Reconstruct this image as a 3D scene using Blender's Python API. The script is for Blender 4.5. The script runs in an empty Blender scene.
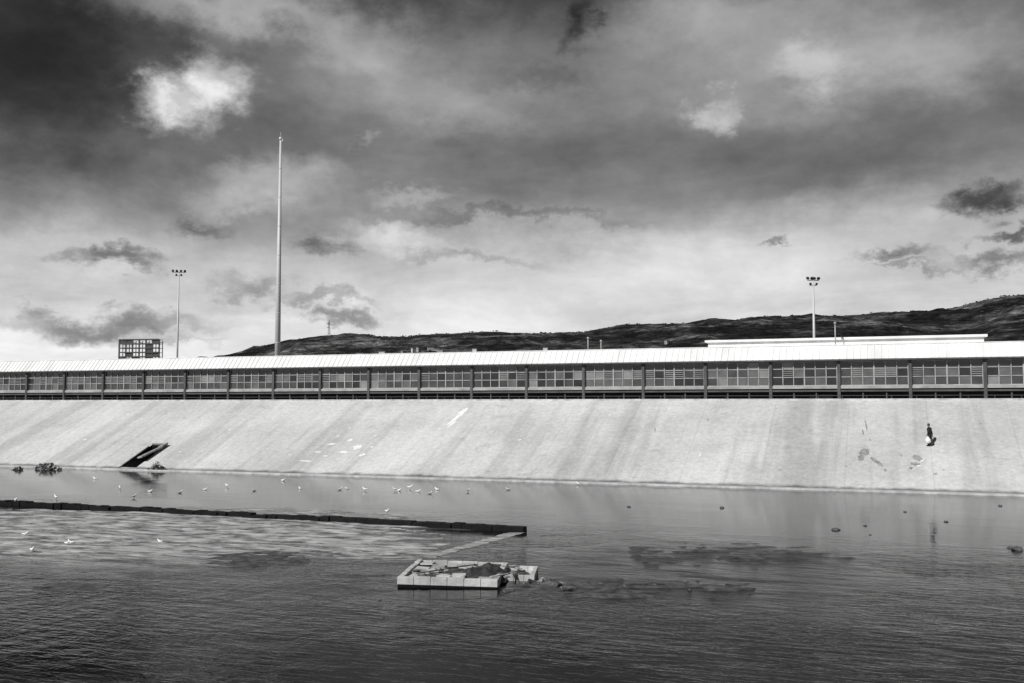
import bpy, bmesh, math, random
from mathutils import Vector, Matrix, noise
random.seed(7)
rad=math.radians
scene=bpy.context.scene
scene.view_settings.view_transform='Standard'
scene.view_settings.look='None'
scene.view_settings.exposure=0
COL=scene.collection

# ---------------------------------------------------------------- camera / survey
CAMH=6.5; YAW=rad(20.6); PITCH=rad(3.59); FPX=35/36*1024
Fv=Vector((-math.sin(YAW)*math.cos(PITCH), math.cos(YAW)*math.cos(PITCH), math.sin(PITCH)))
Rv=Vector((math.cos(YAW), math.sin(YAW),0))
Uv=Rv.cross(Fv)
C0=Vector((0,0,CAMH))
def ray(x,y): return Fv+Rv*((x-512)/FPX)+Uv*((341.5-y)/FPX)
def atY(x,y,Y):
    d=ray(x,y); return C0+d*(Y/d.y)
def atZ(x,y,Z=0.0):
    d=ray(x,y); return C0+d*((Z-CAMH)/d.z)
TOE=79.2; TOPZ=6.88; RUN=15.0; S=TOPZ/RUN; TOPY=TOE+RUN
def onslope(x,y):
    d=ray(x,y); t=(-TOE*S-CAMH)/(d.z-S*d.y); return C0+d*t

cam=bpy.data.cameras.new('camera'); co=bpy.data.objects.new('camera',cam); COL.objects.link(co)
cam.lens=35; cam.sensor_width=36; cam.clip_end=20000; cam.clip_start=0.1
co.location=C0; co.rotation_euler=(rad(90)+PITCH,0,YAW)
scene.camera=co

# ---------------------------------------------------------------- materials
def M(name,a,b=None,scale=1.0,rough=0.8,bump=0.0,stretch=(1,1,1),lo=.35,hi=.65,metal=0,detail=6,bscale=None,spec=.5):
    m=bpy.data.materials.new(name); m.use_nodes=True
    nt=m.node_tree; N=nt.nodes; L=nt.links; p=N['Principled BSDF']
    p.inputs['Roughness'].default_value=rough; p.inputs['Metallic'].default_value=metal
    p.inputs['Specular IOR Level'].default_value=spec
    if b is None: b=a*1.25
    tc=N.new('ShaderNodeTexCoord'); mp=N.new('ShaderNodeMapping'); mp.inputs['Scale'].default_value=stretch
    L.new(tc.outputs['Object'],mp.inputs['Vector'])
    n=N.new('ShaderNodeTexNoise'); n.inputs['Scale'].default_value=scale; n.inputs['Detail'].default_value=detail
    n.inputs['Roughness'].default_value=.6
    L.new(mp.outputs[0],n.inputs['Vector'])
    r=N.new('ShaderNodeMapRange'); r.inputs['From Min'].default_value=lo; r.inputs['From Max'].default_value=hi
    r.inputs['To Min'].default_value=a; r.inputs['To Max'].default_value=b
    L.new(n.outputs['Fac'],r.inputs['Value']); L.new(r.outputs[0],p.inputs['Base Color'])
    if bump:
        bu=N.new('ShaderNodeBump'); bu.inputs['Distance'].default_value=bump
        n2=N.new('ShaderNodeTexNoise'); n2.inputs['Scale'].default_value=bscale or scale*6; n2.inputs['Detail'].default_value=5
        L.new(mp.outputs[0],n2.inputs['Vector'])
        L.new(n2.outputs['Fac'],bu.inputs['Height']); L.new(bu.outputs[0],p.inputs['Normal'])
    return m
white_metal=M('white_roof_metal',.60,.76,.5,.5,stretch=(1,.3,.3))
frame_m=M('frame_paint',.26,.40,1.2,.5)
column_m=M('column_paint',.045,.08,1,.6)
base_dark=M('base_wall',.015,.03,.5,.8)
sill_m=M('sill_concrete',.24,.38,.8,.8)
glass=[M('window_glass_%d'%i,a,b,.8,.12) for i,(a,b) in enumerate([(.010,.025),(.035,.065),(.08,.13),(.16,.24)])]
steel_light=M('painted_pole_steel',.46,.52,.5,.5)
steel_dark=M('dark_steel',.03,.05,2,.6)
conc_dark=M('dark_concrete',.004,.010,1,.6,spec=.15)  # near-black tone shared by channel wall, drain and footing
conc_light=M('pale_concrete',.32,.55,1.2,.85,bump=.02)
conc_mid=M('weathered_concrete',.14,.36,2.0,.85,bump=.03)
mud_m=M('mud',.02,.12,2.6,.6,bump=.04)
silt_m=M('silt',.10,.52,1.1,.7,bump=.008,stretch=(.6,1.4,1),lo=.38,hi=.62,spec=.3)
debris_m=M('debris',.02,.16,3,.8,bump=.05)
tarp_m=M('tarp',.02,.05,4,.55,bump=.03)
rock_m=M('rock_stone',.03,.10,4,.8,bump=.03)
paint_w=M('white_paint_mark',.66,.84,1.5,.7)
paint_d=M('grey_paint_mark',.16,.34,2,.8)
cloth_dark=M('dark_cloth',.010,.018,6,.9)
cloth_tr=M('trouser_cloth',.018,.03,6,.9)
skin_m=M('skin',.12,.17,8,.6)
hair_m=M('hair',.01,.02,30,.6)
bag_m=M('white_plastic_bag',.7,.82,8,.5,bump=.02)
gull_w=M('gull_white',.75,.85,8,.7)
gull_g=M('gull_grey',.2,.3,8,.7)
gull_k=M('gull_dark',.05,.08,8,.7)

# ---------------------------------------------------------------- mesh helpers
def box(bm,x0,x1,y0,y1,z0,z1,mi=0,mat=None):
    vs=[Vector((x,y,z)) for x in (x0,x1) for y in (y0,y1) for z in (z0,z1)]
    if mat is not None: vs=[mat@v for v in vs]
    v=[bm.verts.new(p) for p in vs]
    for f in ((0,1,3,2),(4,6,7,5),(0,4,5,1),(2,3,7,6),(0,2,6,4),(1,5,7,3)):
        bm.faces.new([v[i] for i in f]).material_index=mi
def cyl(bm,p0,p1,r0,r1,n=10,mi=0):
    p0=Vector(p0);p1=Vector(p1); d=(p1-p0).normalized()
    a=d.orthogonal().normalized(); b=d.cross(a)
    A=[];B=[]
    for i in range(n):
        t=2*math.pi*i/n; o=a*math.cos(t)+b*math.sin(t)
        A.append(bm.verts.new(p0+o*r0)); B.append(bm.verts.new(p1+o*r1))
    for i in range(n):
        j=(i+1)%n
        f=bm.faces.new((A[i],A[j],B[j],B[i])); f.material_index=mi; f.smooth=True
    bm.faces.new(A[::-1]).material_index=mi; bm.faces.new(B).material_index=mi
def fin(bm,name,mats,parent=None,loc=(0,0,0),recalc=True):
    if recalc: bmesh.ops.recalc_face_normals(bm,faces=bm.faces)
    me=bpy.data.meshes.new(name); bm.to_mesh(me); bm.free()
    for m in (mats if isinstance(mats,(list,tuple)) else [mats]): me.materials.append(m)
    o=bpy.data.objects.new(name,me); COL.objects.link(o); o.location=loc
    if parent: o.parent=parent
    return o
def empty(name,loc=(0,0,0),rz=0):
    e=bpy.data.objects.new(name,None); COL.objects.link(e); e.location=loc; e.rotation_euler=(0,0,rz); e.empty_display_size=.5
    return e
def fbm(v,o=5): return noise.fractal(Vector(v),0.9,2.1,o)
class NB:
    def __init__(s,nt,coord): s.nt=nt;s.N=nt.nodes;s.L=nt.links;s.c=coord
    def nz(s,scale,st=(1,1,1),rot=0,detail=5,rough=.6,off=(0,0,0),dist=0,col=False,vec=None):
        mp=s.N.new('ShaderNodeMapping'); mp.inputs['Scale'].default_value=st; mp.inputs['Rotation'].default_value=(0,0,rot); mp.inputs['Location'].default_value=off
        s.L.new(vec or s.c,mp.inputs['Vector'])
        n=s.N.new('ShaderNodeTexNoise'); n.inputs['Scale'].default_value=scale; n.inputs['Detail'].default_value=detail; n.inputs['Roughness'].default_value=rough; n.inputs['Distortion'].default_value=dist
        s.L.new(mp.outputs[0],n.inputs['Vector']); return n.outputs['Color' if col else 'Fac']
    def mr(s,v,a,b,c,d,sm=True):
        r=s.N.new('ShaderNodeMapRange')
        if sm: r.interpolation_type='SMOOTHSTEP'
        for k,x in zip(('From Min','From Max','To Min','To Max'),(a,b,c,d)): r.inputs[k].default_value=x
        s.L.new(v,r.inputs['Value']); return r.outputs[0]
    def ma(s,op,a,b=None,clamp=False):
        q=s.N.new('ShaderNodeMath'); q.operation=op; q.use_clamp=clamp
        for i,x in enumerate((a,b)):
            if x is None: continue
            if isinstance(x,(int,float)): q.inputs[i].default_value=x
            else: s.L.new(x,q.inputs[i])
        return q.outputs[0]
    def vm(s,op,a,b=None,c=None):
        q=s.N.new('ShaderNodeVectorMath'); q.operation=op
        for i,x in enumerate((a,b,c)):
            if x is None: continue
            if isinstance(x,(tuple,list)): q.inputs[i].default_value=x
            else: s.L.new(x,q.inputs[i])
        return q
def newmat(name):
    m=bpy.data.materials.new(name); m.use_nodes=True
    tc=m.node_tree.nodes.new('ShaderNodeTexCoord')
    return m,m.node_tree.nodes['Principled BSDF'],NB(m.node_tree,tc.outputs['Object'])

# ---------------------------------------------------------------- skin helper
def skinned(name,verts,edges,radii,mat,parent=None,sub=1,loc=(0,0,0),root=0):
    me=bpy.data.meshes.new(name+'_sk'); me.from_pydata(verts,edges,[]); o=bpy.data.objects.new(name+'_sk',me); COL.objects.link(o)
    md=o.modifiers.new('s','SKIN'); md.use_smooth_shade=True
    for i,r in enumerate(radii):
        rr=r if isinstance(r,tuple) else (r,r); me.skin_vertices[0].data[i].radius=rr
        me.skin_vertices[0].data[i].use_root=(i==root)
    if sub: s=o.modifiers.new('ss','SUBSURF'); s.levels=sub; s.render_levels=sub
    dg=bpy.context.evaluated_depsgraph_get(); nm=bpy.data.meshes.new_from_object(o.evaluated_get(dg)); nm.name=name
    bpy.data.objects.remove(o)
    nm.materials.clear()
    for m in (mat if isinstance(mat,(list,tuple)) else [mat]): nm.materials.append(m)
    for pl in nm.polygons: pl.use_smooth=True
    if parent is False: return nm
    r=bpy.data.objects.new(name,nm); COL.objects.link(r); r.location=loc
    if parent: r.parent=parent
    return r

# ---------------------------------------------------------------- person
pf=onslope(930,446)
e=empty('walking_person',(pf.x,pf.y,pf.z),rad(-25))
dl=.10*S
V=[(0,0,.93),(0,0,1.08),(-.02,0,1.25),(-.04,0,1.40),(-.05,0,1.50),(-.07,0,1.58),
 (0,-.10,.88),(-.12,-.11,.50),(-.08,-.11,.09-dl),(-.25,-.12,.035-dl),
 (0,.10,.88),(.08,.11,.50),(.24,.11,.12+dl),(.08,.12,.04+dl),
 (-.04,-.21,1.41),(.04,-.27,1.14),(-.08,-.28,.92),
 (-.04,.21,1.41),(.04,.27,1.13),(.10,.29,.88)]
E=[(0,1),(1,2),(2,3),(3,4),(4,5),(0,6),(6,7),(7,8),(8,9),(0,10),(10,11),(11,12),(12,13),(3,14),(14,15),(15,16),(3,17),(17,18),(18,19)]
Rr=[(.18,.20),(.18,.19),(.19,.20),(.16,.18),(.07,.07),(.058,.058),.12,.088,.058,.045,.12,.088,.058,.045,.08,.065,.045,.08,.065,.045]
body=skinned('body',V,E,Rr,[cloth_dark,cloth_tr,skin_m,conc_dark],e,2)
for pl in body.data.polygons:
    z=pl.center.z
    pl.material_index=2 if z>1.49 and abs(pl.center.y)<.09 else (0 if z>.86 else (1 if z>.10 else 3))
bm=bmesh.new(); bmesh.ops.create_uvsphere(bm,u_segments=24,v_segments=18,radius=1)
for v in bm.verts:
    x,y,z=v.co; x*=.098;y*=.078;z*=.118
    if z<0: y*=1+z*2.2; x*=1+z*.9
    if x<-.08 and abs(y)<.02 and -.03<z<.015: x-=.022
    if x<-.07 and abs(abs(y)-.03)<.012 and 0<z<.025: x+=.010
    if x<-.07 and abs(y)<.03 and -.062<z<-.048: x+=.006
    v.co=Vector((x-.085,y,z+1.665))
for f in bm.faces: f.smooth=True
fin(bm,'head',skin_m,e)
bm=bmesh.new(); bmesh.ops.create_uvsphere(bm,u_segments=20,v_segments=14,radius=1)
bmesh.ops.delete(bm,geom=[v for v in bm.verts if v.co.z<-.45 or (v.co.x<-.55 and v.co.z<.35)],context='VERTS')
for v in bm.verts: v.co=Vector((v.co.x*.112-.076,v.co.y*.094,v.co.z*.130+1.672))
for f in bm.faces: f.smooth=True
fin(bm,'hair',hair_m,e)
bm=bmesh.new()
for s_ in (-1,1):
    bmesh.ops.create_icosphere(bm,subdivisions=2,radius=1,matrix=Matrix.Translation((-.08,s_*.078,1.66))@Matrix.Diagonal((.018,.009,.032,1)))
    bmesh.ops.create_icosphere(bm,subdivisions=2,radius=.009,matrix=Matrix.Translation((-.165,s_*.03,1.675)))
fin(bm,'ears_and_eyes',skin_m,e)
def hand(name,w,side):
    w=Vector(w); V=[w+Vector((0,0,.02)),w+Vector((0,0,-.05)),w+Vector((-.005,0,-.09))]
    skinned(name+'_palm',[tuple(v) for v in V],[(0,1),(1,2)],[(.026,.018),(.036,.016),(.036,.014)],skin_m,e,1)
    for i,(o,l) in enumerate(((-.030,.068),(-.010,.078),(.010,.072),(.029,.056))):
        b=w+Vector((o,0,-.08)); c=-side*.015
        skinned(name+'_finger_%d'%(i+1),[tuple(b),tuple(b+Vector((0,c,-l*.45))),tuple(b+Vector((0,c*2.4,-l*.8))),tuple(b+Vector((0,c*3.4,-l)))],[(0,1),(1,2),(2,3)],[.009,.0088,.008,.007],skin_m,e,1)
    b=w+Vector((-.025,0,-.03))
    skinned(name+'_thumb',[tuple(b),tuple(b+Vector((-.03,-side*.012,-.03))),tuple(b+Vector((-.035,-side*.02,-.06)))],[(0,1),(1,2)],[.011,.010,.008],skin_m,e,1)
hand('left_hand',(-.08,-.28,.90),-1); hand('right_hand',(.10,.29,.86),1)
bm=bmesh.new(); bmesh.ops.create_uvsphere(bm,u_segments=20,v_segments=16,radius=1)
for v in bm.verts:
    d_=v.co.copy(); z=d_.z; tap=1 if z<0 else 1-.72*z
    k=1+.12*noise.noise(d_*3)
    v.co=Vector((d_.x*.22*tap*k+.0,d_.y*.17*tap*k-.36,z*.28*k+.50))
for f in bm.faces: f.smooth=True
cyl(bm,(.0,-.36,.72),(-.07,-.30,.80),.014,.012,6); cyl(bm,(.03,-.34,.72),(-.09,-.26,.80),.012,.012,6)
fin(bm,'carried_bag',bag_m,e)

# ---------------------------------------------------------------- gulls
V=[(-.26,0,.21),(-.14,0,.20),(0,0,.19),(.10,0,.22),(.15,0,.29),(.18,0,.335),(.235,0,.33),(.27,0,.322),
   (0,.035,.13),(.01,.035,.01),(.05,.035,.005),(0,-.035,.13),(.01,-.035,.01),(.05,-.035,.005)]
E=[(0,1),(1,2),(2,3),(3,4),(4,5),(5,6),(6,7),(2,8),(8,9),(9,10),(2,11),(11,12),(12,13)]
Rr=[(.03,.008),(.055,.045),(.08,.075),(.065,.065),(.036,.036),(.038,.038),(.011,.011),(.006,.006),.012,.007,.006,.012,.007,.006]
gm=skinned('seagull',V,E,Rr,[gull_w,gull_g,gull_k],False,1,root=2)
for pl in gm.polygons:
    c=pl.center; pl.material_index= 2 if (c.x<-.22 or c.x>.222 or c.z<.08) else (1 if (c.z>.235 and c.x<.03) else 0)
gl=[(150,492),(134,498),(205,490),(254,491),(340,490),(347,489),(395,491),(399,491),(418,492),(437,490),(387,513),(32,552),(67,545),(71,543),(160,542),(578,485),(25,536),(16,500),(95,479),(283,481),(365,491),(410,489),(430,494),(468,492),(508,490),(300,489),(227,487),(180,493),(56,499),(120,489)]
rg=random.Random(21)
for i,(x,y) in enumerate(gl):
    p=atZ(x,y); o=bpy.data.objects.new('seagull',gm); COL.objects.link(o); o.rotation_euler=(0,0,rg.choice((0,3.14))+YAW+rg.uniform(-.9,.9))
    s_=rg.uniform(.8,1.1)*(.85 if y>530 else 1); o.scale=(s_,s_,s_*.95); sit=rg.random()<.5
    o.location=(p.x,p.y,(-.12 if sit else -.03)*s_)

# ---------------------------------------------------------------- ground sheets
XL,XR=-3500,3500
ca=onslope(121,467); cb=onslope(158,445)
hx0=ca.x; hx1=hx0+1.9; hy0=ca.y; hy1=max(cb.y,hy0+3)
def sz(y): return (y-TOE)*S
g=M('ground_soil',.10,.2,.05,.95,bump=.1)
bm=bmesh.new()
ys=[TOPY,97.5,140,300,900,3000,9000]; xs=[-9000,-3000,-900,-300,-100,0,100,300,900,3000,9000]
grid=[[bm.verts.new((x,y,TOPZ-(0.0 if y<=TOPY else .02))) for x in xs] for y in ys]
for i in range(len(ys)-1):
    for j in range(len(xs)-1): bm.faces.new((grid[i][j],grid[i][j+1],grid[i+1][j+1],grid[i+1][j]))
prof=[(TOE+.6,-.6),(13,-.6),(11.5,-.3),(-1,4.95),(-6,5.0),(-300,5.0),(-9000,5.0)]
pg=[[bm.verts.new((x,y,z)) for x in xs] for y,z in prof]
for i in range(len(prof)-1):
    for j in range(len(xs)-1): bm.faces.new((pg[i][j],pg[i][j+1],pg[i+1][j+1],pg[i+1][j]))
fin(bm,'ground',g)

m,p,B=newmat('embankment_concrete'); slope_m=m
p.inputs['Roughness'].default_value=.9; p.inputs['Specular IOR Level'].default_value=.25
base=B.mr(B.nz(.10,(1,1,1),0,6),.3,.7,.44,.59)
fine=B.mr(B.nz(2.5,(1,1,1),0,7,.8),.3,.7,.82,1.10)
strk=B.mr(B.nz(1.0,(.16,.010,.010),0,4,.65),.50,.60,1.0,.82)
strk2=B.mr(B.nz(1.0,(1.1,.05,.05),0,4,.6,(7,3,0)),.54,.74,1.0,.85)
lite=B.mr(B.nz(1.0,(.6,.03,.03),0,4,.6,(17,3,0)),.56,.72,1.0,1.10)
patch=B.mr(B.nz(.30,(1,1.6,1),0,7,.75,(3,0,0)),.56,.68,1.0,.82)
specks=B.mr(B.nz(3,(1,1,1),0,4,.7,(1,1,0)),.66,.71,1.0,.5)
sep=B.N.new('ShaderNodeSeparateXYZ'); B.L.new(B.c,sep.inputs[0])
j=B.mr(B.ma('ABSOLUTE',B.ma('SUBTRACT',B.ma('FRACT',B.ma('MULTIPLY',sep.outputs['X'],1/6.3)),.5)),0,.010,.84,1.0,False)
j2=B.mr(B.ma('ABSOLUTE',B.ma('SUBTRACT',B.ma('FRACT',B.ma('MULTIPLY',sep.outputs['Y'],1/5.03)),.5)),0,.010,.92,1.0,False)
z=B.ma('ADD',sep.outputs['Z'],B.ma('MULTIPLY',B.nz(.5),.5))
damp=B.mr(z,.36,.62,.30,1.0)
v=base
for k in (fine,strk,strk2,lite,patch,specks,j,j2,damp): v=B.ma('MULTIPLY',v,k)
B.L.new(v,p.inputs['Base Color'])
b=B.N.new('ShaderNodeBump'); b.inputs['Distance'].default_value=.03; B.L.new(B.nz(3,(1,1,1),0,6,.7),b.inputs['Height']); B.L.new(b.outputs[0],p.inputs['Normal'])

bm=bmesh.new()
def q(bm,x0,x1,y0,y1,mi=0):
    f=bm.faces.new([bm.verts.new((x,y,sz(y))) for x,y in ((x0,y0),(x1,y0),(x1,y1),(x0,y1))]); f.material_index=mi
q(bm,XL,hx0,TOE,TOPY); q(bm,hx1,XR,TOE,TOPY); q(bm,hx0,hx1,TOE,hy0); q(bm,hx0,hx1,hy1,TOPY)
f=bm.faces.new([bm.verts.new(pp_) for pp_ in ((XL,TOE,0),(XL,TOE-.2,-.7),(XR,TOE-.2,-.7),(XR,TOE,0))])
emb=fin(bm,'concrete_embankment',slope_m)
bm=bmesh.new(); box(bm,XL,XR,TOE-.55,TOE+.28,-.5,.13); fin(bm,'toe_kerb',conc_light,emb)
bm=bmesh.new(); box(bm,XL,XR,TOPY-.15,TOPY+.35,TOPZ-.4,TOPZ+.10); fin(bm,'top_kerb',conc_light,emb)

# drain outlet
e=empty('storm_drain_outlet',(0,0,0))
bm=bmesh.new()
V=lambda x,y,z:bm.verts.new((x,y,z))
z0=sz(hy0);z1=sz(hy1)
for x in (hx0,hx1):
    bm.faces.new([V(x,hy0,z0),V(x,hy1,z1),V(x,hy1,z0-.5),V(x,hy0,z0-.5)])
bm.faces.new([V(hx0,hy1,z1),V(hx1,hy1,z1),V(hx1,hy1,z0-.5),V(hx0,hy1,z0-.5)])
bm.faces.new([V(hx0,hy0,z0-.5),V(hx1,hy0,z0-.5),V(hx1,hy1,z0-.5),V(hx0,hy1,z0-.5)])
bm.faces.new([V(hx0,hy0,z0),V(hx1,hy0,z0),V(hx1,hy0,z0-.5),V(hx0,hy0,z0-.5)])
fin(bm,'outlet_pit',conc_dark,e)  # near-black pit faces: shade inside the opening is put into the colour
ang=math.atan(S); cA=math.cos(ang)
TS=Matrix.Translation((0,TOE,0))@Matrix.Rotation(ang,4,'X')
def slopebox(bm,xa,xb,ya,yb,h0,h1,mi=0):
    box(bm,xa,xb,(ya-TOE)/cA,(yb-TOE)/cA,h0,h1,mi,TS)
bm=bmesh.new()
slopebox(bm,hx0-.15,hx0,hy0-.2,hy1-.4,-.3,.10)
slopebox(bm,hx0,hx1,hy1,hy1+.15,-.3,.12)
fin(bm,'outlet_curb',[conc_mid],e)
bm=bmesh.new()
Ts=TS@Matrix.Translation((hx1-.15,(hy0+hy1)/2/cA-TOE/cA+.6,.30))@Matrix.Rotation(rad(-8),4,'X')@Matrix.Rotation(rad(-14),4,'Y')@Matrix.Rotation(rad(-5),4,'Z')
box(bm,-.32,.45,-2.0,.9,-.08,.08,0,Ts); box(bm,-.25,.45,.92,1.7,-.06,.09,0,Ts@Matrix.Rotation(rad(4),4,'X'))
bmesh.ops.bevel(bm,geom=bm.edges[:],offset=.02,segments=1,affect='EDGES')
fin(bm,'broken_cover_slab',conc_mid,e)
bm=bmesh.new()
for i in range(6):
    x=hx0+.2+i*.3; cyl(bm,(x,hy0+.1,z0-.02),(x,hy1-.1,z1-.02),.03,.03,6)
fin(bm,'trash_grate',conc_dark,e)

# ---------------------------------------------------------------- paint marks
def blob_poly(bm,c,rx,ry,rot,off,mi=0,seed=0,n=26):
    T=Matrix.Rotation(ang,3,'X'); vs=[]
    for i in range(n):
        t=2*math.pi*i/n; k=1+.6*noise.noise(Vector((math.cos(t)*1.8,math.sin(t)*1.8,seed*3.3)))+random.uniform(-.2,.2)
        u=Vector((math.cos(t)*rx*k,math.sin(t)*ry*k,off)); u.xy=Matrix.Rotation(rot,2)@u.xy
        vs.append(bm.verts.new(c+T@u))
    bm.faces.new(vs).material_index=mi
bm=bmesh.new()
marks=[(459,416,.28,1.7,-.15,0),(463,411,.3,.8,-.2,0),(452,424,.15,.7,-.2,0),(358,447,.45,.45,0,0),(350,440,.25,.25,0,0),(332,444,.45,.15,.3,0),
(344,452,.4,.2,0,0),(362,455,.25,.25,0,0),(318,452,.35,.12,0,0),(306,461,.6,.12,0,0),(325,456,.25,.1,0,0),(372,447,.12,.2,0,0),(338,436,.12,.2,0,0),(290,455,.2,.08,0,0),(350,428,.1,.15,0,0),(375,436,.2,.08,0,0),
(864,453,.36,.75,-.3,1),(861,458,.25,.4,.2,1),(878,463,.2,.6,.4,1),(872,459,.15,.4,.4,1),(866,425,.06,1.1,.1,1),(863,432,.05,.6,.1,1),(918,458,.25,.7,.6,1),(915,464,.35,.25,0,1),(922,461,.25,.1,.9,0),(911,468,.15,.2,0,1),(919,466,.2,.1,.3,0),
(708,420,.1,.1,0,1),(560,470,.15,.06,0,1),(520,440,.10,.14,0,0),(610,415,.14,.08,0,0),(780,470,.2,.06,0,1),(230,430,.12,.15,0,0),(180,452,.2,.1,0,0),(85,440,.2,.15,0,0),(60,425,.15,.1,0,1),(700,455,.08,.3,0,0),(655,430,.06,.4,.2,1),(885,470,.1,.2,.2,1),(901,455,.06,.3,.2,1),(870,440,.05,.2,0,1),(935,474,.15,.08,0,1),(846,466,.1,.12,0,1)]
for i,(x,y,rx,ry,ro,mi) in enumerate(marks):
    blob_poly(bm,onslope(x,y),rx,ry,ro,.004+.0007*i,mi,i)
fin(bm,'painted_marks',[paint_w,paint_d],emb)

# ---------------------------------------------------------------- water
m,p,B=newmat('river_water')
p.inputs['IOR'].default_value=1.30; p.inputs['Specular IOR Level'].default_value=.24
sep=B.N.new('ShaderNodeSeparateXYZ'); B.L.new(B.c,sep.inputs[0])
wob=B.vm('MULTIPLY_ADD',B.nz(.18,(1,1,1),0,6,.7,col=True),(12,12,0),(-6,-6,0))
pc=B.vm('ADD',B.c,wob.outputs[0]).outputs[0]
def region(x0,x1,y0,y1,soft=.2):
    A=atZ(x0,(y0+y1)/2);Bq=atZ(x1,(y0+y1)/2);c=(A+Bq)/2;rx=(Bq-A).length/2
    near=atZ((x0+x1)/2,y1);far=atZ((x0+x1)/2,y0);ry=(far-near).length/2
    a_=math.atan2((Bq-A).y,(Bq-A).x); u=(math.cos(a_)/rx,math.sin(a_)/rx,0); v_=(-math.sin(a_)/ry,math.cos(a_)/ry,0)
    d=B.vm('SUBTRACT',pc,(c.x,c.y,0)).outputs[0]
    du=B.vm('DOT_PRODUCT',d,u).outputs['Value']; dv=B.vm('DOT_PRODUCT',d,v_).outputs['Value']
    r2=B.ma('ADD',B.ma('MULTIPLY',du,du),B.ma('MULTIPLY',dv,dv))
    return B.mr(r2,1.2,soft,0,1)
R1=region(-260,460,506,562,.4); R2=region(520,900,536,604)
R2=B.ma('MULTIPLY',R2,.75)
choppy=B.ma('MAXIMUM',R1,R2)
streaks=B.mr(B.nz(.6,(.30,1.5,1),-YAW,7,.8,(4,1,0)),.40,.60,0,1)
silt=B.ma('MULTIPLY',R1,streaks)
dirt=B.ma('MULTIPLY',R2,B.mr(B.nz(.7,(.30,1.7,1),-YAW,7,.8,(14,1,0)),.48,.62,0,1))
calm=B.mr(sep.outputs['Y'],26,66,1.0,.22)
patches=B.mr(B.nz(.05,(1,2.0,1),0,4,.6),.42,.6,.45,1.35)
w1=B.ma('MULTIPLY',B.nz(.9,(1.0,.45,1),rad(35),3,.6,dist=.6),.032)
w2=B.ma('MULTIPLY',B.nz(2.8,(.35,1.3,1),rad(32),3,.6,(5,2,0),dist=.7),.024)
h=B.ma('MULTIPLY',B.ma('ADD',w1,w2),B.ma('MULTIPLY',calm,patches))
h=B.ma('ADD',h,B.ma('MULTIPLY',B.ma('MULTIPLY',B.nz(1.6,(.5,1.6,1),-YAW,5,.8,(8,8,0)),.10),choppy))
bu=B.N.new('ShaderNodeBump'); bu.inputs['Distance'].default_value=1.0; B.L.new(h,bu.inputs['Height']); B.L.new(bu.outputs[0],p.inputs['Normal'])
shal=B.ma('MULTIPLY',B.mr(sep.outputs['Y'],44,66,0.0,.05),B.nz(.25,(1,2,1),0,6,.7))
col=B.ma('ADD',B.ma('ADD',.001,shal),B.ma('ADD',B.ma('MULTIPLY',silt,.45),B.ma('MULTIPLY',dirt,.03)))
B.L.new(col,p.inputs['Base Color'])
B.L.new(B.ma('ADD',B.ma('ADD',.05,B.ma('MULTIPLY',silt,.40)),B.ma('MULTIPLY',dirt,.45)),p.inputs['Roughness'])
bm=bmesh.new()
bm.faces.new([bm.verts.new(pp_) for pp_ in ((XL,10,0),(XR,10,0),(XR,TOE-.3,0),(XL,TOE-.3,0))])
fin(bm,'water',m)

# ---------------------------------------------------------------- low channel wall and apron
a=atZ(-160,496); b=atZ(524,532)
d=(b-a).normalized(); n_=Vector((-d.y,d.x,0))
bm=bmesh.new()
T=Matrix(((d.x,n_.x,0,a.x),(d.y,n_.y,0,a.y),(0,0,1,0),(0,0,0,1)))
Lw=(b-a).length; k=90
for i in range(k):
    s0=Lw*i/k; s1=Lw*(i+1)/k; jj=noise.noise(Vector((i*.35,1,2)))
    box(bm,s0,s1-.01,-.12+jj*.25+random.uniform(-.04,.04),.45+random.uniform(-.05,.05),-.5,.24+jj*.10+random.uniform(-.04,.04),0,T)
fin(bm,'low_channel_wall',conc_dark)  # all wall pieces carry one near-black tone
def sheet(name,pts,z,mat):
    bm=bmesh.new(); P0=[atZ(x,y,z) for x,y in pts]; P=[]
    for i in range(len(P0)):
        A,Bq=P0[i],P0[(i+1)%len(P0)]; n=max(1,int((Bq-A).length/.25))
        for t in range(n):
            pq=A.lerp(Bq,t/n); P.append(pq+Vector((random.uniform(-.10,.10),random.uniform(-.10,.10),0)))
    top=[bm.verts.new(pq) for pq in P]; bot=[bm.verts.new((pq.x,pq.y,-.1)) for pq in P]
    bm.faces.new(top)
    for i in range(len(P)):
        j=(i+1)%len(P); bm.faces.new((top[i],bot[i],bot[j],top[j]))
    return fin(bm,name,mat)
sheet('concrete_apron',[(526,532.5),(505,538.5),(470,547.5),(436,557),(424,556),(462,545.5),(488,538),(508,532.5)],.010,silt_m)

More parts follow.
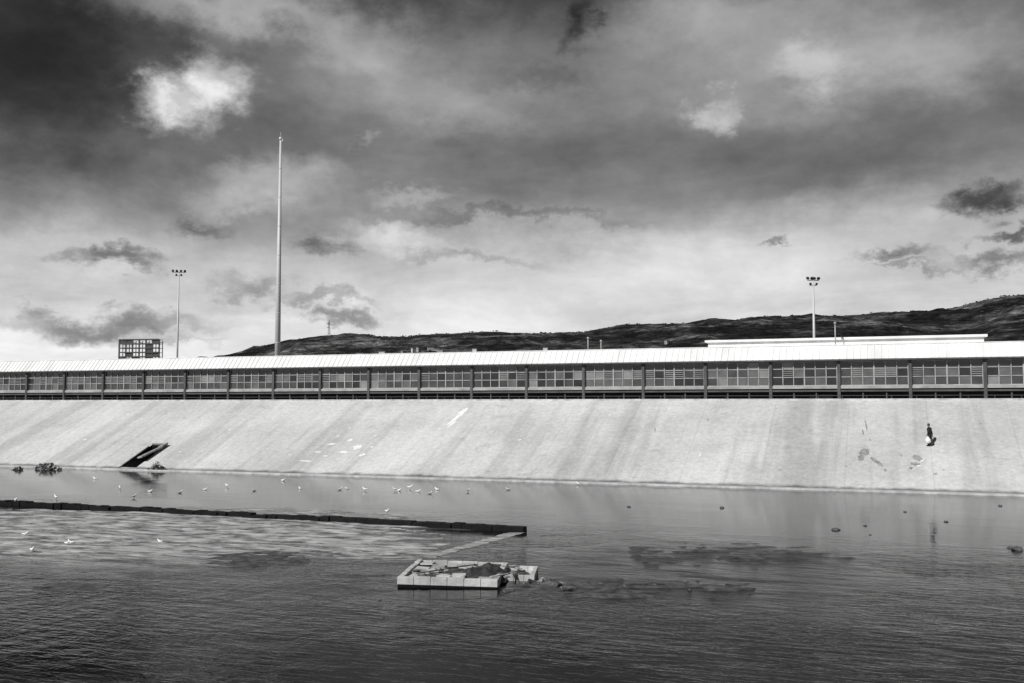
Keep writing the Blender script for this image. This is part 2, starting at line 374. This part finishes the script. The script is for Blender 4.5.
# ---------------------------------------------------------------- mud / silt bars
def bar(name,x0,x1,y0,y1,h,mat,thr=0.0,seed=0,fx=.9,res=.2,wedge=0,dy=0):
    A=atZ(x0,(y0+y1)/2-dy);Bq=atZ(x1,(y0+y1)/2+dy); c=(A+Bq)/2
    Lx=(Bq-A).length; near=atZ((x0+x1)/2,y1); far=atZ((x0+x1)/2,y0); Ly=(far-near).length
    nx=max(12,min(280,int(Lx/res))); ny=max(8,min(140,int(Ly/res)))
    u=(Bq-A).normalized(); v=Vector((-u.y,u.x,0))
    bm=bmesh.new(); G=[]
    for j in range(ny+1):
        row=[]
        for i in range(nx+1):
            s=i/nx*2-1;t=j/ny*2-1
            p=c+u*(s*Lx/2)+v*(t*Ly/2)
            w=max(0,1-s*s)*max(0,1-t*t)
            if wedge: w*=max(0,.5+.5*s*wedge)*1.6
            qx=p.dot(u); qy=p.dot(v)
            nn=fbm((qx*fx*.30+seed*9,qy*fx*1.1,seed),6)+.35*fbm((qx*1.6,qy*3,seed),3)
            z=h*(w**.6*.9+ nn*1.2 -thr)-.004-(1-min(1,w*4))*h
            row.append(bm.verts.new((p.x,p.y,max(-.3,z))))
        G.append(row)
    for j in range(ny):
        for i in range(nx):
            f=bm.faces.new((G[j][i],G[j][i+1],G[j+1][i+1],G[j+1][i])); f.smooth=True
    return fin(bm,name,mat)
bar('silt_bar',-180,440,507,536,.035,silt_m,.50,1,fx=1.3)
bar('silt_bar',40,460,518,556,.035,silt_m,.50,2,fx=1.3)
bar('mud_bar',185,310,549,571,.05,mud_m,.30,3,res=.12,wedge=1,dy=-3,fx=1.6)
bar('silt_bar',-80,110,532,556,.035,silt_m,.45,4,res=.12,fx=1.3)
bar('mud_bar',500,770,576,600,.05,mud_m,.62,5,res=.14,fx=1.5)
bar('mud_bar',600,860,540,566,.04,mud_m,.95,6,res=.16,fx=1.5)
bar('silt_bar',330,450,541,560,.03,silt_m,.25,7,res=.12,fx=1.5)
bar('mud_bar',30,110,582,592,.04,mud_m,.6,8,res=.12)
bar('mud_bar',320,400,569,580,.04,mud_m,.6,9,res=.12)
bar('mud_bar',505,610,577,594,.07,mud_m,.30,10,res=.1)

# ---------------------------------------------------------------- rocks
def rock(x,y,r,seed):
    bm=bmesh.new(); bmesh.ops.create_icosphere(bm,subdivisions=3,radius=r)
    for v in bm.verts:
        k=1+.45*noise.noise(v.co/r*1.3+Vector((seed*5,0,0)))
        v.co=Vector((v.co.x*k*1.25,v.co.y*k,v.co.z*k*.7))
    for f in bm.faces: f.smooth=True
    p=atZ(x,y); fin(bm,'rock',rock_m,None,(p.x,p.y,r*.1))
for i,(x,y,r) in enumerate([(1018,550,.2),(1010,548,.1),(836,530,.15),(865,526,.08),(946,522,.09),(545,584,.13),(570,589,.2),(722,508,.12),(1000,506,.1),(629,507,.1),(601,584,.1),(380,600,.05),(870,535,.05),(905,512,.08),(655,585,.07),(690,590,.06)]): rock(x,y,r,i)

# ---------------------------------------------------------------- debris piles
def debris(name,P,w,dp,h,n,mat,seed):
    rnd=random.Random(seed); bm=bmesh.new()
    for i in range(n):
        s=rnd.gauss(0,.4);t=rnd.gauss(0,.4); zz=h*max(.05,1-s*s-t*t)*rnd.random()
        c=Vector((s*w/2,t*dp/2,zz)); ty=rnd.random()
        if ty<.5:
            dd=Vector((rnd.uniform(-1,1),rnd.uniform(-1,1),rnd.uniform(-.2,.7))).normalized()*rnd.uniform(.2,.6)
            cyl(bm,c-dd/2,c+dd/2,.025,.012,5,rnd.choice((0,0,1)))
        else:
            T=Matrix.Translation(c)@Matrix.Rotation(rnd.uniform(0,3),4,Vector((rnd.random(),rnd.random(),rnd.random())).normalized()); r=rnd.uniform(.05,.18)
            box(bm,-r,r,-r*.7,r*.7,-r*.4,r*.4,rnd.choice((0,0,1,2)),T)
    fin(bm,name,mat,None,P)
dm=[debris_m,conc_mid,tarp_m]
p=atZ(47,469.5); debris('debris_pile',(p.x,p.y,.1),3.4,1.0,.55,120,dm,1)
p=atZ(156,471); debris('debris_pile',(p.x,p.y+.2,.1),1.9,.9,.8,100,dm,2)
p=atZ(18,470); debris('debris_pile',(p.x,p.y,.0),1.4,.8,.3,30,dm,3)
p=atZ(545,585); debris('debris_pile',(p.x,p.y,.0),2.4,.8,.10,40,dm,4)

# ---------------------------------------------------------------- broken concrete platform
pp=atZ(447,588); e=empty('concrete_platform',(pp.x,pp.y,0),YAW+rad(-5)); e.rotation_euler[1]=rad(.8)
Wd,Dp,H=3.6,4.2,.34
bm=bmesh.new()
nx=6
for i in range(nx):
    x0=-Wd/2+i*Wd/nx; z=H+random.uniform(-.02,.02)
    box(bm,x0+.006,x0+Wd/nx-.006,0,.20,.07,z)
    box(bm,x0+.006,x0+Wd/nx-.006,Dp-.2,Dp,-.3,z-.05)
for i in range(6):
    y0=.205+i*(Dp-.41)/6
    box(bm,-Wd/2,-Wd/2+.2,y0+.005,y0+(Dp-.41)/6-.005,-.3,H+random.uniform(-.03,.02))
    if i!=2: box(bm,Wd/2-.2,Wd/2,y0+.005,y0+(Dp-.41)/6-.005,-.3,H-.03)
bmesh.ops.bevel(bm,geom=bm.edges[:],offset=.012,segments=1,affect='EDGES')
fin(bm,'rim_wall',conc_light,e)
bm=bmesh.new(); box(bm,-Wd/2+.02,Wd/2-.02,.03,.14,-.3,.068); box(bm,-Wd/2+.21,Wd/2-.21,.21,Dp-.21,-.3,.14)
fin(bm,'submerged_footing',conc_dark,e)
bm=bmesh.new()
for i in range(6):
    for j in range(6):
        if random.random()<.62 and not (i>=4 and 1<=j<=3):
            x0=-Wd/2+.22+i*.525; y0=.23+j*.62
            T=Matrix.Translation((x0+.26,y0+.3,.22+random.uniform(-.01,.05)))@Matrix.Rotation(random.uniform(-.06,.06),4,'X')@Matrix.Rotation(random.uniform(-.06,.06),4,'Y')@Matrix.Rotation(random.uniform(-.05,.05),4,'Z')
            box(bm,-.25,.25,-.29,.29,-.03,.03,random.choice((0,0,1)),T)
fin(bm,'deck_slabs',[conc_light,conc_mid],e)
def mound(name,cx,cy,rx,ry,h,z0,mat,seed,parent,n=30):
    bm=bmesh.new();G=[]
    for j in range(n+1):
        row=[]
        for i in range(n+1):
            s=i/n*2-1;t=j/n*2-1; w=max(0,1-(s*s+t*t))
            z=z0+h*(w**.7)*(1+.6*fbm((s*2+seed,t*2,0),4))-(.05 if w==0 else 0)
            row.append(bm.verts.new((cx+s*rx,cy+t*ry,z)))
        G.append(row)
    for j in range(n):
        for i in range(n): bm.faces.new((G[j][i],G[j][i+1],G[j+1][i+1],G[j+1][i])).smooth=True
    fin(bm,name,mat,parent)
mound('silt_fill',-.2,Dp/2,Wd/2*.85,Dp/2*.88,.14,.12,mud_m,2,e)
mound('dark_tarp',1.1,1.9,.9,1.1,.30,.16,tarp_m,5,e)
bm=bmesh.new()
sx0=Wd/2+.03; sw=(3.0-sx0)/3
for i in range(3):
    x0=sx0+i*sw; box(bm,x0+.005,x0+sw-.005,1.6,1.76,-.3,.26+random.uniform(-.02,.02)); box(bm,x0+.005,x0+sw-.005,3.66,3.82,-.3,.24)
for i in range(4):
    y0=1.765+i*.47; box(bm,2.84,3.0,y0,y0+.46,-.3,.26)
box(bm,sx0,2.83,1.77,3.65,-.3,.08)
bmesh.ops.bevel(bm,geom=bm.edges[:],offset=.01,segments=1,affect='EDGES')
fin(bm,'side_bay',conc_light,e)
mound('silt_fill_side',2.35,2.7,.42,.85,.12,.06,mud_m,8,e)
bm=bmesh.new(); rnd=random.Random(3)
for i in range(46):
    c=Vector((rnd.uniform(-1.6,2.8),rnd.uniform(.6,3.4),.26+rnd.uniform(0,.08))); r=rnd.uniform(.02,.08)
    box(bm,-r*2,r*2,-r,r,-r*.3,r*.3,rnd.choice((0,1)),Matrix.Translation(c)@Matrix.Rotation(rnd.uniform(0,3),4,'Z')@Matrix.Rotation(rnd.uniform(-.5,.5),4,'X'))
cyl(bm,(-1.2,.6,.38),(.6,2.6,.42),.03,.02,6,0)
cyl(bm,(1.5,.3,.38),(2.6,2.2,.32),.03,.03,6,1)
fin(bm,'loose_rubble',[debris_m,conc_mid],e)

# ---------------------------------------------------------------- long building
e=empty('long_station_building',(0,0,0))
SP=6.32; X0=8.4
xs_=[X0-SP*k for k in range(-8,39)]
BL,BR=min(xs_),max(xs_)
zg=TOPZ; zs=8.22; zw=10.66; zt=12.15
bm=bmesh.new()
ya,yb=99.30,100.5
v=[bm.verts.new(p) for p in ((BL,ya,zw+.08),(BR,ya,zw+.08),(BR,yb,zt),(BL,yb,zt),(BR,112,zt+.25),(BL,112,zt+.25),(BR,113.5,zw),(BL,113.5,zw))]
bm.faces.new((v[0],v[1],v[2],v[3])); bm.faces.new((v[3],v[2],v[4],v[5])); bm.faces.new((v[5],v[4],v[6],v[7]))
fin(bm,'roof',white_metal,e)
bm=bmesh.new()
sl=math.atan2(zt-zw-.08,yb-ya); ln=math.hypot(zt-zw-.08,yb-ya)
x=BL+.1
while x<BR:
    T=Matrix.Translation((x,ya,zw+.08))@Matrix.Rotation(sl,4,'X')
    box(bm,-.03,.03,0.0,ln,.003,.05,0,T); x+=.62
T=Matrix.Translation((0,yb,zt)); box(bm,BL,BR,-.08,.1,-.02,.05,0,T)
fin(bm,'roof_seams',white_metal,e)
bm=bmesh.new(); box(bm,BL,BR,ya-.08,ya+.05,zw-.05,zw+.09); box(bm,BL,BR,ya+.06,100.2,zw-.06,zw+.02)
fin(bm,'eave_gutter',column_m,e)
bm=bmesh.new()
for x in xs_:
    box(bm,x-.14,x+.14,99.62,99.95,zg-.1,zw-.065)
fin(bm,'columns',column_m,e)
bm=bmesh.new()
box(bm,BL,BR,99.7,100.3,zs-.26,zs); box(bm,BL,BR,101.4,101.6,zg-.2,zs-.265,1)
box(bm,BL,BR,99.72,100.2,zs-.55,zs-.38,2)
for x in xs_:
    for t in (.33,.66): box(bm,x-SP*t-.06,x-SP*t+.06,99.9,100.1,zg-.1,zs-.56,2)
    if random.random()<.3: box(bm,x-SP*random.uniform(.4,.7),x-SP*.1,100.8,100.9,zg-.1,zg+random.uniform(.2,.6),2)
fin(bm,'plinth',[sill_m,base_dark,column_m],e)
bm=bmesh.new(); bg=bmesh.new(); rnd=random.Random(11)
for x in xs_[1:]:
    a0=x+.145; a1=x+SP-.145; npn=6; w=(a1-a0)/npn
    zr=[zs,zs+.85,zs+1.65,zw-.07]
    box(bm,a0,a1,99.86,99.98,zs+.002,zs+.09); box(bm,a0,a1,99.86,99.98,zw-.16,zw-.07)
    for i in range(npn+1):
        wd=.06 if i in (0,3,6) else .035
        box(bm,max(a0,a0+i*w-wd),min(a1,a0+i*w+wd),99.85,99.98,zs+.095,zw-.165)
    for z in zr[1:3]:
        for i in range(npn): box(bm,a0+i*w+.065,a0+(i+1)*w-.065,99.87,99.97,z-.035,z+.035)
    for i in range(npn):
        if rnd.random()<.35:
            for zz in (.2,.4,.6): box(bm,a0+i*w+.07,a0+(i+1)*w-.07,99.88,99.915,zr[1]+zz-.02,zr[1]+zz+.02)
    bayb=rnd.random()
    for i in range(npn):
        for j in range(3):
            wts=[(5,4,2,.3),(2,5,4,.7),(1,3,5,2)][0 if bayb<.3 else 1 if bayb<.7 else 2]
            if j==2: wts=(6,4,1,.2)  # top row picks darker panes, painting in the shade under the eave
            mi=rnd.choices((0,1,2,3),wts)[0]; ti=rnd.uniform(-.004,.004)
            f=bg.faces.new([bg.verts.new(p) for p in ((a0+i*w,99.93+ti,zr[j]),(a0+(i+1)*w,99.93-ti,zr[j]),(a0+(i+1)*w,99.93-ti,zr[j+1]),(a0+i*w,99.93+ti,zr[j+1]))]); f.material_index=mi
fin(bm,'window_frames',frame_m,e); fin(bg,'window_panes',glass,e,recalc=False)
bm=bmesh.new(); box(bm,BL,BR,101.7,113.2,zg-.2,zw-.1); fin(bm,'building_core',base_dark,e)
m0=atY(708,340,108).x; m1=atY(984,340,108).x
bm=bmesh.new()
box(bm,m0,m1,108,111,zt-.1,zt+.95); box(bm,m0-.3,m1+.3,107.7,111.4,zt+.953,zt+1.2)
x=m0+.5
while x<m1: box(bm,x-.02,x+.02,107.97,108.0-.002,zt,zt+.95); x+=.8
fin(bm,'roof_monitor',white_metal,e)
bm=bmesh.new()
for px,pt in ((588,339),(601,342),(835,324)):
    t=atY(px,pt,106); cyl(bm,(t.x,106,zt),(t.x,106,t.z),.06,.06,8); cyl(bm,(t.x,106,t.z),(t.x,106,t.z+.22),.14,.10,8)
fin(bm,'roof_vents',sill_m,e)

bm=bmesh.new(); x=-260
while x<60: box(bm,x-.03,x+.03,96.0,96.06,TOPZ-.1,TOPZ+.42); x+=2.1
box(bm,-260,60,96.065,96.10,TOPZ+.36,TOPZ+.42)
fin(bm,'crest_railing',steel_dark)

# ---------------------------------------------------------------- tall flagpole
b=atY(277.5,357,130); t=atY(280,140,130)
bm=bmesh.new(); hh=t.z; n=9
cyl(bm,(0,0,TOPZ-.2),(0,0,hh),.50,.16,32)
for i in range(1,n):
    zc=TOPZ+(hh-TOPZ)*i/n; r=.50-.34*i/n
    cyl(bm,(0,0,zc-.04),(0,0,zc+.04),r+.02,r+.02,24)
cyl(bm,(0,0,TOPZ-.2),(0,0,TOPZ+.6),1.1,1.0,20)
cyl(bm,(0,0,hh),(0,0,hh+.4),.26,.26,12); cyl(bm,(0,0,hh+.4),(0,0,hh+1.2),.05,.03,8)
cyl(bm,(.35,0,hh-.4),(.35,0,hh+.1),.08,.08,8); cyl(bm,(0,0,hh-.2),(.35,0,hh-.2),.05,.05,6)
fin(bm,'flagpole',steel_light,None,(b.x,130,0))

# ---------------------------------------------------------------- floodlight masts
def mast(px,ptop,Y,heads,wspan,hs=1):
    t=atY(px,ptop,Y); e=empty('floodlight_mast',(t.x,Y,0))
    bm=bmesh.new(); cyl(bm,(0,0,TOPZ-.1),(0,0,t.z-.3),.22,.10,12); cyl(bm,(0,0,TOPZ-.1),(0,0,TOPZ+.4),.5,.45,12)
    fin(bm,'pole',steel_light,e)
    bm=bmesh.new(); T=Matrix.Rotation(YAW+.2,4,'Z')
    box(bm,-wspan/2,wspan/2,-.04,.04,t.z-.45,t.z-.37,0,T); box(bm,-wspan*.3,wspan*.3,-.04,.04,t.z-1.05,t.z-.98,0,T)
    fin(bm,'crossarm',steel_dark,e)
    bm=bmesh.new()
    for i in range(heads):
        x=-wspan/2+.1+(wspan-.2)*i/(heads-1)
        Q=T@Matrix.Translation((x,-.12 if i%2 else .12,t.z-.15))@Matrix.Rotation(rad(50 if i%2 else -50),4,'X')@Matrix.Scale(hs,4)
        box(bm,-.2,.2,-.12,.12,-.22,.18,0,Q); box(bm,-.23,.23,-.15,-.121,-.25,.21,0,Q)
    for i in range(2):
        Q=T@Matrix.Translation(((-.4,.4)[i],-.1,t.z-.85))@Matrix.Rotation(rad(45),4,'X')@Matrix.Scale(hs,4); box(bm,-.16,.16,-.1,.1,-.16,.16,0,Q)
    fin(bm,'lamp_heads',steel_dark,e)
mast(179,270,140,4,2.2,.85)
mast(813,277,125,4,1.5,.72)

# ---------------------------------------------------------------- billboard frame
A=atY(122,340,150);Bq=atY(157,340,150); e=empty('billboard_frame',((A.x+Bq.x)/2,150,0),YAW*.6)
w=(Bq-A).length*.98/2; zt_=A.z; zb=atY(140,361,150).z
bm=bmesh.new()
for i in range(7):
    x=-w+2*w*i/6; box(bm,x-.12,x+.12,-.1,.1,(TOPZ if i%2==0 else zb),zt_)
    box(bm,x-.06,x+.06,1.2,1.32,(TOPZ if i%2==0 else zb),zt_-.2)
    for z in (zb+.5,zt_-.6): box(bm,x-.05,x+.05,.105,1.195,z,z+.08)
for j in range(6):
    z=zb+(zt_-zb)*j/5
    box(bm,-w,w,-.22,-.105,z-.11,z+.11)
    box(bm,-w,w,1.325,1.4,z-.07,z+.03)
fin(bm,'lattice_frame',steel_dark,e)
bm=bmesh.new()
for i in range(6):
    for j in range(5):
        if random.random()<.35:
            x=-w+2*w*i/6; z=zb+(zt_-zb)*j/5; box(bm,x+.15,x+2*w/6-.15,-.02,.02,z+.12,z+(zt_-zb)/5-.12)
fin(bm,'remaining_panels',steel_dark,e)

# ---------------------------------------------------------------- hills
profp=[(-700,372),(-200,372),(150,366),(225,359),(245,352),(262,347),(300,341),(330,338),(380,340),(430,338.5),(480,338),(560,333),(600,330),(640,327),(700,325),(740,323),(800,320),(850,318),(890,316),(930,312),(955,308),(985,301),(1005,298),(1024,297),(1100,292),(1300,296),(1700,305)]
def prof_y(x):
    for (a,ya_),(b,yb_) in zip(profp,profp[1:]):
        if a<=x<=b: return ya_+(yb_-ya_)*(x-a)/(b-a)
    return profp[-1][1]
RD=1100.0
Fh=Vector((Fv.x,Fv.y,0)).length
def hill_pt(px,k):
    dpt=430+(RD-430)*k if k<=1 else RD+900*(k-1)
    fx_=Fv+Rv*((px-512)/FPX); p=Vector((fx_.x,fx_.y,0))/Fh*dpt
    hr=CAMH+RD*(404-prof_y(px))/FPX-TOPZ
    if k<=1: s=(.25*k+.75*(k*k*(3-2*k)))
    else: s=1-(k-1)*.7
    gul=noise.ridged_multi_fractal(Vector((p.x/120,p.y/120,3)),.9,2.1,5,1.0,2.0)-1.0
    nn=fbm((p.x/200,p.y/200,1),5)
    amp=min(1,k*1.6)*(1-.8*max(0,min(1,(k-.75)/.25))) if k<=1 else .2
    terr=fbm((p.x/45,p.y/45,7),4)*1.6
    h=hr*s+amp*(gul*8+nn*9)*min(1,hr/50)+terr*min(1,k*3)*.6
    return Vector((p.x,p.y,TOPZ-.5+max(-3,h) if k>0.02 else TOPZ-3))
ks=[i/40 for i in range(41)]+[1.05,1.15,1.4,1.8]
pxs=[-700+i*6 for i in range(400)]
vv=[tuple(hill_pt(px,k)) for k in ks for px in pxs]; W_=len(pxs)
ff=[(i*W_+j,i*W_+j+1,(i+1)*W_+j+1,(i+1)*W_+j) for i in range(len(ks)-1) for j in range(W_-1)]
def pymesh(name,vv,ff,mats,smooth=False):
    me=bpy.data.meshes.new(name); me.from_pydata(vv,[],ff)
    for m_ in mats: me.materials.append(m_)
    if smooth: me.polygons.foreach_set('use_smooth',[True]*len(ff))
    o=bpy.data.objects.new(name,me); COL.objects.link(o); return o
hm,p_,B=newmat('hill_scrub'); p_.inputs['Roughness'].default_value=.95;p_.inputs['Specular IOR Level'].default_value=.1
c=B.ma('MULTIPLY',B.ma('MULTIPLY',B.mr(B.nz(.012,(1,1,3),0,7,.7),.44,.62,.016,.14),B.mr(B.nz(.10,(1,1,1),0,6,.7),.4,.62,.35,1.5)),B.mr(B.nz(.02,(.5,.5,9),0,5,.7),.42,.6,.5,1.5))
B.L.new(c,p_.inputs['Base Color'])
bu=B.N.new('ShaderNodeBump'); bu.inputs['Distance'].default_value=9; B.L.new(B.nz(.05,(1,1,1),0,6,.7),bu.inputs['Height']); B.L.new(bu.outputs[0],p_.inputs['Normal'])
pymesh('hills',vv,ff,[hm],True)
scrub_m=M('scrub_leaves',.012,.04,.3,.95)
tb=bmesh.new(); bmesh.ops.create_icosphere(tb,subdivisions=1,radius=1); tv=[v.co.copy() for v in tb.verts]; tf=[[v.index for v in f.verts] for f in tb.faces]; tb.free()
vv=[];ff=[]; rnd=random.Random(5)
for i in range(1300):
    px=rnd.uniform(230,1100); k=rnd.choice((rnd.uniform(.93,1.0),rnd.uniform(.9,1.0),rnd.uniform(.25,1)))
    p=hill_pt(px,k); r=rnd.uniform(.5,1.5)
    for q_ in range(3):
        c=p+Vector((rnd.uniform(-r,r)*1.6,rnd.uniform(-r,r),r*.2+rnd.uniform(0,r*.4))); rr=r*rnd.uniform(.35,.8); o_=len(vv); a_=rnd.uniform(0,3); ca_,sa_=math.cos(a_),math.sin(a_)
        for t in tv:
            kk=rr*rnd.uniform(.75,1.25); vv.append((c.x+(t.x*ca_-t.y*sa_)*kk*1.3,c.y+(t.x*sa_+t.y*ca_)*kk,c.z+t.z*kk*.7))
        ff+= [[o_+n for n in f] for f in tf]
pymesh('scrub_vegetation',vv,ff,[scrub_m])
house_m=M('house_walls',.3,.6,.05,.8)
bm=bmesh.new()
for i in range(60):
    px=rnd.choice((rnd.gauss(400,35),rnd.gauss(330,30),rnd.uniform(260,1000))); k=rnd.uniform(.30,.5)
    if px<245: continue
    p=hill_pt(px,k); w=rnd.uniform(2,5); h=rnd.uniform(1.5,2.5)
    T=Matrix.Translation(p)@Matrix.Rotation(rnd.uniform(0,1.5),4,'Z'); box(bm,-w/2,w/2,-w/3,w/3,-2,h,rnd.choice((0,0,1)),T)
    box(bm,-w/2-.3,w/2+.3,-w/3-.3,w/3+.3,h+.01,h+.2,1,T)
fin(bm,'hillside_houses',[house_m,conc_mid])
p=hill_pt(329,1.0); e=empty('antenna_tower',(p.x,p.y,p.z-1)); bm=bmesh.new(); Ht=20
cs=[(-1.3,-1.3),(1.3,-1.3),(1.3,1.3),(-1.3,1.3)]
for (x,y) in cs: cyl(bm,(x,y,0),(x*.25,y*.25,Ht),.14,.1,5)
for i in range(8):
    z0=Ht*i/8;z1=Ht*(i+1)/8;s0=1-.75*i/8;s1=1-.75*(i+1)/8
    for a_ in range(4):
        A_=cs[a_];B_=cs[(a_+1)%4]
        cyl(bm,(A_[0]*s0,A_[1]*s0,z0),(B_[0]*s1,B_[1]*s1,z1),.07,.07,4)
fin(bm,'lattice',steel_dark,e)
bm=bmesh.new()
for z in (13,17): cyl(bm,(-1.0,-.6,z),(-1.0,-.9,z),.7,.7,12)
cyl(bm,(0,0,Ht),(0,0,Ht+3),.08,.05,5); fin(bm,'dishes',steel_dark,e)

# ---------------------------------------------------------------- light
SE=rad(38); sx,sy=-.35,-.937
sun=bpy.data.lights.new('sun','SUN'); sun.energy=4.6; sun.angle=rad(.5); sun.color=(1,.998,.99)
so=bpy.data.objects.new('sun',sun); COL.objects.link(so)
tos=Vector((sx*math.cos(SE),sy*math.cos(SE),math.sin(SE)))
so.rotation_euler=(-tos).to_track_quat('-Z','Y').to_euler(); so.location=(0,-20,60)

# ---------------------------------------------------------------- world: Nishita (red-filter grey) plus clouds
w=bpy.data.worlds.new('World'); scene.world=w; w.use_nodes=True
try:
    w.cycles.sampling_method='MANUAL'; w.cycles.sample_map_resolution=256
except Exception: pass
nt=w.node_tree;N=nt.nodes;L=nt.links; bgn=N['Background']; bgn.inputs['Strength'].default_value=.1
sky=N.new('ShaderNodeTexSky'); sky.sky_type='NISHITA'; sky.sun_disc=False; sky.sun_elevation=SE; sky.sun_rotation=math.atan2(sx,sy)%(2*math.pi)
sc=N.new('ShaderNodeSeparateColor'); L.new(sky.outputs[0],sc.inputs[0])
tc=N.new('ShaderNodeTexCoord'); D=tc.outputs['Generated']
B=NB(nt,D)
sep=N.new('ShaderNodeSeparateXYZ'); L.new(D,sep.inputs[0])
az=B.ma('ARCTAN2',sep.outputs['X'],sep.outputs['Y']); el=B.ma('ARCSINE',sep.outputs['Z'])
cu=N.new('ShaderNodeCombineXYZ'); L.new(B.ma('MULTIPLY',az,1000),cu.inputs[0]); L.new(B.ma('MULTIPLY',el,1000),cu.inputs[1])
dist=B.vm('MULTIPLY_ADD',B.nz(8,(1,1,1.8),0,3,.5,col=True),(110,55,0),(-55,-27.5,0))
dist2=B.vm('MULTIPLY_ADD',B.nz(26,(1,1,1.5),0,6,.66,(3,1,2),col=True),(84,60,0),(-42,-30,0))
uv=B.vm('ADD',B.vm('ADD',cu.outputs[0],dist.outputs[0]).outputs[0],dist2.outputs[0])
sv=N.new('ShaderNodeSeparateXYZ'); L.new(uv.outputs[0],sv.inputs[0])
def angc(px,py):
    d=ray(px,py).normalized(); return math.atan2(d.x,d.y)*1000, math.asin(d.z)*1000
ramp=N.new('ShaderNodeValToRGB'); el_n=B.ma('MULTIPLY',B.ma('ADD',B.ma('MULTIPLY',sv.outputs['Y'],.6),B.ma('MULTIPLY',el,400)),1/600,clamp=True)
L.new(el_n,ramp.inputs[0]); cr=ramp.color_ramp
st=[(0,.92),(60,.90),(110,.80),(160,.65),(210,.52),(260,.43),(330,.36),(400,.28),(600,.22)]
while len(cr.elements)<len(st): cr.elements.new(.5)
for e_,(x,v) in zip(cr.elements,st): e_.position=x/600
for e_,(x,v) in zip(cr.elements,st): e_.color=(v,v,v,1)
P=ramp.outputs[0]
# (x,y,rx,ry,amp,sharpness) of individual clouds
bl=[(224,76,48,42,.34,.2),(190,96,56,38,.30,.2),(150,102,40,26,.30,.2),(225,112,42,22,.04,.2),
(225,2,180,38,.34,0),(400,60,190,95,.20,0),(370,45,90,40,.12,0),(480,110,130,50,.12,0),(800,45,340,110,.28,0),(700,10,140,50,.14,0),(815,70,60,34,.14,.1),(930,60,110,50,.08,0),(698,114,30,15,.20,.0),(718,102,16,10,.10,.0),
(270,185,100,34,.20,.0),(230,205,50,16,.10,.0),(400,235,60,28,.20,.0),(420,195,60,14,.14,.1),(365,150,14,9,.10,.1),(560,260,280,50,.10,0),(850,230,260,60,.12,0),(360,315,190,36,.05,0),(60,240,120,30,.05,0),(640,165,200,40,.05,0),
(112,261,46,14,-.32,.1),(100,320,115,18,-.34,.1),(160,340,60,6,-.15,0),(320,300,50,9,-.20,.1),(335,318,42,11,-.30,.1),(245,283,60,14,-.18,0),(330,243,42,14,-.22,.0),(210,228,36,12,-.16,.0),
(470,262,100,9,-.12,0),(520,217,180,8,-.12,0),(763,233,17,6,-.24,.1),(1000,203,52,17,-.38,.1),(1000,238,46,8,-.34,.1),(895,257,42,9,-.28,.0),(985,264,58,11,-.26,.0),(905,270,30,5,-.16,0),
(574,20,24,36,-.20,.0),(30,60,120,150,-.20,0),(550,78,70,16,-.08,0)]
for (x,y,rx,ry,am,sh) in bl:
    u0,v0=angc(x,y)
    t=B.vm('MULTIPLY_ADD',uv.outputs[0],(1/rx,1/ry,0),(-u0/rx,-v0/ry,0)); ln_=B.vm('LENGTH',t.outputs[0])
    P=B.ma('ADD',P,B.mr(ln_.outputs['Value'],1.1,sh,0,am))
den=B.ma('ADD',B.ma('MAXIMUM',sep.outputs['Z'],0.0),.16)
cp=N.new('ShaderNodeCombineXYZ'); L.new(B.ma('DIVIDE',sep.outputs['X'],den),cp.inputs[0]); L.new(B.ma('DIVIDE',sep.outputs['Y'],den),cp.inputs[1])
P=B.ma('ADD',P,B.ma('MULTIPLY',B.ma('SUBTRACT',B.nz(1.3,(1,1,1),.5,6,.58,(4,4,4),vec=cp.outputs[0],dist=.3),.5),.42))
P=B.ma('ADD',P,B.ma('MULTIPLY',B.ma('SUBTRACT',B.nz(20,(1,1,1.6),0,6,.62),.5),.16))
P=B.ma('MAXIMUM',P,.13)
Lr=B.ma('MULTIPLY',B.ma('POWER',P,2.35),9.6)
Lr=B.ma('ADD',Lr,B.ma('MULTIPLY',sc.outputs[0],.08))
L.new(Lr,bgn.inputs['Color'])
